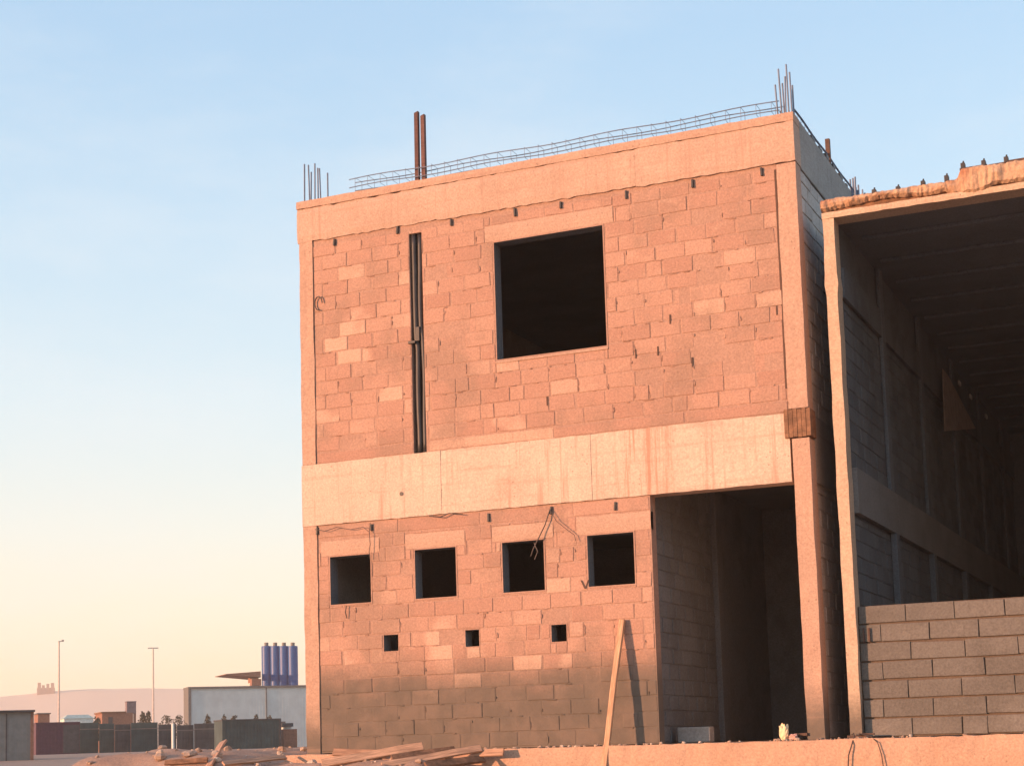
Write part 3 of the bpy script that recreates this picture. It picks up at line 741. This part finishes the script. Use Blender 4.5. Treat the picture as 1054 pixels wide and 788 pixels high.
# crumpled cream sack and rag by the right jamb
def lump(name, c, r, mm, label, cat, sq=(1, 1, 1), seed=1.):
    mb = MB(); nu, nv = 16, 12; rows = []
    for v in range(nv+1):
        th = math.pi*v/nv-math.pi/2; rr = []
        for u in range(nu):
            ph = 2*math.pi*u/nu; d = Vector((math.cos(th)*math.cos(ph), math.cos(th)*math.sin(ph), math.sin(th)))
            d = Vector([math.copysign(abs(q)**.75, q) for q in d])
            k = r*(1+.5*mnoise.noise(d*2.2+Vector((seed, 0, 0)))+.28*mnoise.noise(d*5+Vector((0, seed, 0))))
            rr.append(len(mb.v)); mb.v.append((c[0]+d.x*k*sq[0], c[1]+d.y*k*sq[1], c[2]+(d.z+.92)*k*sq[2]))
        rows.append(rr)
    for v in range(nv):
        for u in range(nu):
            u2 = (u+1) % nu; mb.f.append((rows[v][u], rows[v][u2], rows[v+1][u2], rows[v+1][u])); mb.mi.append(0)
    return tag(mb.build(name, mm, loc=c), label, cat)
lump('paper_sack', (-.49, -.06, -.0), .075, M_sack, 'small crumpled cream sack standing at the right foot of the doorway', 'sack', (.7, .7, 1.15), 3.)
lump('rag', (-.37, -.08, -.01), .06, M_pink, 'small pinkish rag heaped between the cream sack and the doorway column', 'rag', (.95, .8, .6), 8.)
plank('offcut', (-.42, .05, .05), (-.2, -.04, .06), .05, .035, M_rust, 'dark timber offcut lying at the foot of the doorway column', 'offcut')
mb = MB()
mb.tube([(.33, -.06, .04), (.38, -.2, .05), (.42, -.36, .02), (.40, -.43, -.08), (.36, -.45, -.2), (.34, -.44, -.4)], .008, 6)
mb.tube([(.42, -.07, .05), (.52, -.25, .03), (.62, -.38, .01), (.7, -.43, -.06), (.74, -.44, -.2), (.76, -.44, -.42)], .006, 6)
tag(mb.build('loose_wire', M_wire), 'thin dark wire trailing over the terrace edge below the lit hall post', 'wire')

# ================================================================== FAR BACKGROUND (left)
RZ = R(46)
U = Vector((math.cos(RZ), math.sin(RZ), 0)); NB = Vector((math.sin(RZ), -math.cos(RZ), 0))   # run, outward
def span(x0, x1, yt, yb, Y, rz=RZ):
    u = Vector((math.cos(rz), math.sin(rz), 0))
    a = at(x0, yb, Y); d = ray(x1, yb)
    # a + u*L = CAM + d*t
    det = u.x*(-d.y)-(-d.x)*u.y; rx, ry = CAM.x-a.x, CAM.y-a.y
    Ln = (rx*(-d.y)+d.x*ry)/det
    return a, Ln, at(x0, yt, Y).z
class Loc:                             # local builder: x along the run, y into depth
    def __init__(s, root): s.root = root
    def part(s, name, mm, boxes=None, mb=None, parent=None, bevel=0., smooth=False):
        mb = mb or MB()
        for b in boxes or []: mb.box(*b)
        return mb.build(name, mm, parent or s.root, bevel=bevel, smooth=smooth)
def place(name, x0, x1, yt, yb, Y, label, cat, group=None, rz=RZ):
    a, Ln, zt = span(x0, x1, yt, yb, Y, rz)
    zg = ground_h(a.x, a.y)
    o = empty(name, (a.x, a.y, zg), label, cat, group, rz)
    return Loc(o), Ln, zt-zg
# warehouse with ribbed cladding
Lc, ln, h = place('warehouse', 195, 345, 708.5, 770, 135, 'long pale grey metal warehouse with flat dark roof trim below the blue silos', 'warehouse', None, R(44))
boxes = [(0, ln, 0, 3, -1, h)]
x = .3
while x < ln: boxes.append((x, x+.05, -.025, 0.002, -.5, h-.05)); x += .33
Lc.part('wall', M_metal, boxes)
Lc.part('roof_trim', M_metald, [(-.12, ln+.1, -.2, 3.2, h, h+.22), (-.1, .2, -.12, 3.1, -1, h-.002)])
for fx in (.30, .42, .54, .64, .76): Lc.part('window', M_dark, [(ln*fx*.78, ln*fx*.78+1., -.075, -.052, 1.6, 2.9)])
Lc.part('door', M_dark, [(ln*.06, ln*.06+1.2, -.07, -.051, -.3, 2.3)]); Lc.part('downpipe', M_metald, [(ln*.52, ln*.52+.12, -.12, -.03, -.5, h-.01)]); Lc.part('vent_box', M_brown, [(ln*.45, ln*.45+1.1, 2, 3, h+.35, h+1.1)])
# canopy roof on a column behind the warehouse
a = at(266, 708  , 146); px = (a-at(250, 708, 150)).length/16
r_ = empty('canopy', (a.x, a.y, ground_h(a.x, a.y)), 'thin dark tapered canopy roof rising above the warehouse left of the silos', 'canopy', None, RZ)
zc = at(266, 696, 150).z-r_.location.z
mb = MB(); mb.hexa([(-3.8, 0, zc+.1), (.3, 0, zc-.3), (.3, 6, zc-.3), (-3.8, 6, zc+.1), (-3.8, 0, zc+.16), (.3, 0, zc+.42), (.3, 6, zc+.42), (-3.8, 6, zc+.16)]); mb.build('roof', M_brown, r_)
mb = MB(); mb.box(-.9, .2, .5, 1.6, -.5, zc-.9); mb.build('support', M_metal, r_)
mb = MB(); mb.box(-.85, .15, .55, 1.55, zc-.9, zc-.31); mb.build('support_head', M_brown, r_)
# four silos
for k in range(4):
    x0 = 271+k*9.1
    a = at(x0+4.5, 770, 150); b = at(x0+9.0, 770, 150); rad = (b-a).length*.98
    zg = ground_h(a.x, a.y); ht = at(x0+4.5, 664.5, 150).z-zg
    nm = ('leftmost', 'second from left', 'third from left', 'rightmost')[k]
    s_ = empty('silo', (a.x, a.y, zg), nm+' of the four tall blue silos standing behind the warehouse', 'silo', 'blue silos behind the warehouse')
    mb = MB(); mb.tube([(0, 0, 3), (0, 0, ht-.15), (0, 0, ht)], [rad, rad, rad*.96], 24)
    for q in range(4): mb.tube([(0, 0, ht*(.35+.18*q)), (0, 0, ht*(.35+.18*q)+.1)], rad*1.015, 24)
    bd = mb.build('body', M_blue, s_, smooth=False)
    mb = MB(); mb.tube([(0, 0, ht), (0, 0, ht+.42)], rad*.42, 14); mb.build('filter_cap', M_metald, bd)
    mb = MB(); mb.tube([(0, 0, 1), (0, 0, 3)], [rad*.3, rad], 20)
    mb.build('hopper', M_blue, bd)
    for (sx, sy3) in ((1, 1), (1, -1), (-1, 1), (-1, -1)):
        mb = MB(); mb.tube([(sx*rad*.62, sy3*rad*.62, -.5), (sx*rad*.62, sy3*rad*.62, 3.2)], .09, 8); mb.build('leg', M_metald, s_)
# dark shipping tank / container in front of the warehouse
Lc, ln, h = place('dark_container', 229, 289, 741.5, 766, 62, 'dark green ribbed container standing in front of the warehouse', 'container')
h = h; bx = [(0, ln, 0, 2.2, -.4, h)]; x = .1
while x < ln-.1: bx.append((x, x+.07, -.03, .002, .1, h-.08)); x += .2
Lc.part('body', M_green, bx); Lc.part('top_rail', M_dark, [(-.03, ln+.03, -.05, 2.25, h, h+.08)]); Lc.part('corner_post', M_dark, [(ln-.08, ln+.03, -.06, .05, -.3, h-.002)])
# small equipment right of it
Lc, ln, h = place('site_cabin', 292, 306, 750, 768, 66, 'low brown cabin with dark lid beside the building corner', 'cabin')
Lc.part('body', M_brown, [(0, ln, 0, 1.5, -.4, h)]); Lc.part('lid', M_dark, [(.1, ln*.7, -.08, 1.5, h+.15, h+.36)]); Lc.part('neck', M_metal, [(.2, ln*.6, .1, 1.4, h, h+.15)])
# grey shed at the left edge
Lc, ln, h = place('grey_shed', -34, 34, 733.5, 786, 38, 'grey sheet metal shed with dark flat roof at the left edge', 'shed')
bx = [(0, ln, 0, 3, -.5, h)]; x = .06
while x < ln: bx.append((x, x+.05, -.015, .002, 0, h)); x += .19
Lc.part('wall', M_grey, bx); Lc.part('roof', M_dark, [(-.15, ln+.06, -.18, 3.2, h, h+.09)])
Lc.part('door_post', M_dark, [(ln*.58, ln*.58+.06, -.03, -.014, 0, h-.06)]); Lc.part('door_post', M_brown, [(ln-.11, ln+.02, -.035, .05, -.3, h-.002)])
# maroon container
Lc, ln, h = place('maroon_container', 37, 82, 744.5, 776, 66, 'dark maroon container between the grey shed and the dark site hoarding', 'container')
bx = [(0, ln, 0, 2.4, -.3, h)]; x = .1
while x < ln-.1: bx.append((x, x+.08, -.03, .002, .12, h-.12)); x += .22
Lc.part('body', M_maroon, bx); Lc.part('top_rail', M_maroon, [(-.03, ln+.03, -.05, 2.45, h-.1+.102, h+.08)]); Lc.part('door', M_dark, [(ln*.62, ln-.04, -.05, -.031, .1, h-.12)])
# dark hoarding panels
pal = [M_green, M_green, M_dark, M_green, M_dark, M_dark, M_dark]
edges = [82, 102, 118, 135, 163, 182, 200, 222]
labs = ['dark grey green hoarding panel next to the maroon container', 'dark panel below the brown hut', 'blackish hoarding panel below the small water tank', 'green topped hoarding panel beneath the little bushes', 'dark slatted hoarding panel just left of the pale post', 'dark patterned hoarding panel below the warehouse corner', 'last dark hoarding panel, left of the dark green container']
for k in range(7):
    Lc, ln, h = place('hoarding_panel', edges[k], edges[k+1]-.6, 743.5+(k % 3)*.8+(.8 if k > 3 else 0), 770, 72, labs[k], 'hoarding', 'dark hoarding panels along the site edge', R(40))
    bx = [(0, ln, 0, .08, -.6, h)]; x = .05
    while x < ln-.05: bx.append((x, x+.05, -.03, .002, 0, h-random.uniform(.02, .12))); x += random.uniform(.14, .24)
    Lc.part('panel', pal[k], bx); Lc.part('rail', M_metald, [(-.02, ln+.02, -.055, -.031, h*.78, h*.78+.06)])
for (x, lab) in ((178, 'pale grey upright post in the dark hoarding'), (225, 'pale grey upright post at the right end of the hoarding')):
    a = at(x, 772, 69); t_ = at(x, 744, 69); zg = ground_h(a.x, a.y)
    mb = MB(); mb.box(-.07, .07, -.07, .07, -.5, t_.z-zg); o = mb.build('fence_post', M_metal, bevel=.01); o.location = (a.x, a.y, zg); tag(o, lab, 'post')
# brown hut with water tank
Lc, ln, h = place('brown_hut', 105, 137, 733.5, 768, 100, 'low brown rendered hut seen over the hoarding', 'hut')
Lc.part('wall', M_brown, [(0, ln, 0, 4, -.5, h)]); Lc.part('window', M_dark, [(ln*.2, ln*.34, -.03, .01, h-1.0, h-.35)]); Lc.part('roof_trim', M_woodd, [(-.1, ln*.78, -.1, 4.1, h, h+.12)])
a = at(134.5, 733, 104); o = empty('water_tank', (a.x, a.y, ground_h(a.x, a.y)), 'square mauve grey water tank on a stand rising behind the brown hut', 'tank', None, RZ)
z1, z0 = at(134.5, 722, 104).z-o.location.z, at(134.5, 734, 104).z-o.location.z
mb = MB(); mb.box(-.42, .42, -.42, .42, z0, z1); mb.box(-.46, .46, -.46, .46, z1, z1+.06); mb.build('tank_body', simple('mauve_tank', (.2, .15, .155)), o, bevel=.02)
for sx in (-1, 1):
    for sy4 in (-1, 1):
        mb = MB(); mb.box(sx*.36-.05, sx*.36+.05, sy4*.36-.05, sy4*.36+.05, -.4, z0); mb.build('leg', M_brown, o)
# pale van-like cabins beyond the maroon container
Lc, ln, h = place('white_cabin', 66, 96, 736.5, 768, 110, 'low white cabin with pale green roof seen over the maroon container', 'cabin')
Lc.part('wall', M_white, [(0, ln, 0, 3, -.5, h-.25)])
mb = MB(); mb.hexa([(-.1, -.1, h-.25), (ln+.1, -.1, h-.25), (ln+.1, 3.1, h-.25), (-.1, 3.1, h-.25), (.4, .6, h+.12), (ln-.4, .6, h+.12), (ln-.4, 2.4, h+.12), (.4, 2.4, h+.12)]); mb.build('roof', simple('pale_green_sheet', (.4, .48, .42)), Lc.root)
Lc, ln, h = place('tan_hut', 39, 51, 734.5, 768, 100, 'small tan hut right of the grey shed', 'hut')
Lc.part('wall', M_brown, [(0, ln, 0, 3, -.5, h)]); Lc.part('roof', M_metald, [(-.1, ln+.1, -.1, 3.1, h, h+.1)])
# light masts
for (x, yt, Y, hd, lab) in ((60.5, 660, 150, .0, 'tall thin light mast rising beside the ridge top buildings'), (158, 666, 165, 1., 'thin light mast with a cross head standing left of the warehouse')):
    a = at(x, 760, Y); zg = ground_h(a.x, a.y); ht = at(x, yt, Y).z-zg
    o = empty('light_mast', (a.x, a.y, zg), lab, 'mast', None, RZ)
    mb = MB(); mb.tube([(0, 0, -.5), (0, 0, ht)], [.15, .09], 8); mb.build('pole', M_pole, o)
    mb = MB()
    if hd: mb.box(-.7, .7, -.06, .06, ht-.14, ht)
    else: mb.box(-.07, .6, -.07, .07, ht, ht+.1); mb.box(.3, .6, -.1, .1, ht+.1, ht+.24)
    mb.build('lamp_head', M_pole, o)
# buildings on the ridge
d = ray(47, 711); hl = math.hypot(d.x, d.y); c = CAM+Vector((d.x/hl, d.y/hl, 0))*1292
zr = CAM.z+d.z/hl*1292
o = empty('ridge_towers', (c.x, c.y, zr-4), 'cluster of small blocky towers on the crest of the far hill', 'tower', None, R(38))
for k, (x, hgt, wd) in enumerate(((-5.8, 10.6, 2.3), (-2.8, 8.6, 2.1), (.5, 9.6, 2.1), (3.8, 10.2, 2.3))):
    mb = MB(); mb.box(x, x+wd, 0, 6, 0, hgt); mb.build('tower_block', M_brown, o)
mb = MB(); mb.box(-6.3, 6.6, .6, 5.2, -3, 6.6); mb.build('podium', M_brown, o)
# dusty bushes
def bush(x, yt, yb, Y, wpx, lab, grp):
    a = at(x, yb, Y); t_ = at(x, yt, Y); s = (at(x+wpx/2, yb, Y)-a).length*1.3
    zg = ground_h(a.x, a.y)
    o = empty('bush', (a.x, a.y, zg), lab, 'bush', grp)
    hgt = t_.z-zg; mb = MB()
    for k in range(420):
        th = random.uniform(0, 2*math.pi); q = random.random()**.5; zz = random.random()
        zz = .35+.65*zz; prof_ = max(.05, 1-((zz-.6)/.42)**2)**.5*(1+.5*mnoise.noise(Vector((th*2, zz*6, x*3))))
        rr = s*q*prof_*(.75+.5*mnoise.noise(Vector((th, zz*3, x))))
        p = Vector((rr*math.cos(th), rr*math.sin(th), hgt*zz*(1+.12*mnoise.noise(Vector((th*1.5, x, 3))))))
        e = Vector((random.uniform(-1, 1), random.uniform(-1, 1), random.uniform(-1, 1))).normalized()*random.uniform(.06, .14); f_ = e.orthogonal().normalized()*.06
        mb.face([p-e, p+f_, p+e, p-f_])
    mb.build('foliage', M_leaf, o)
    mb = MB(); mb.tube([(0, 0, -.3), (.03, 0, hgt*.35), (.0, .03, hgt*.6)], [.07, .05, .02], 6); mb.build('stem', M_bark, o)
bush(147, 733, 768, 95, 7, 'taller dusty bush just right of the water tank', 'dusty bushes over the hoarding')
bush(153, 732, 768, 98, 6, 'dusty bush between the water tank and the cross headed mast', 'dusty bushes over the hoarding')
bush(100, 739, 768, 90, 9, 'low dusty bush left of the brown hut', 'dusty bushes over the hoarding')
for x, lab in ((214, 'small bush at the warehouse corner'), (231, 'bush at the left end of the dark green container'), (241, 'second bush along the dark green container'), (264, 'bush above the middle of the dark green container'), (278, 'bush near the right end of the dark green container')):
    bush(x, 737+random.uniform(-1, 1.5), 768, 118, 7, lab, 'bushes in front of the warehouse')
for x, lab in ((172, 'faint tawny bush right of the cross headed mast'), (184, 'tawny bush halfway between mast and warehouse')):
    bush(x, 736, 768, 120, 12, lab, 'dusty bushes over the hoarding')

# ================================================================== AIR
mb = MB(); mb.box(-3200, 3200, -1100, 3200, -3, 66)
hz = mb.build('haze', []); hz['kind'] = 'stuff'
hm = bpy.data.materials.new('evening_air'); hm.use_nodes = True; t = hm.node_tree
t.nodes.remove(t.nodes['Principled BSDF'])
pv = t.nodes.new('ShaderNodeVolumePrincipled'); pv.inputs['Color'].default_value = (1, .91, .8, 1); pv.inputs['Density'].default_value = HAZE
pv.inputs['Anisotropy'].default_value = 0
t.links.new(pv.outputs[0], t.nodes['Material Output'].inputs['Volume'])
hz.data.materials.append(hm)
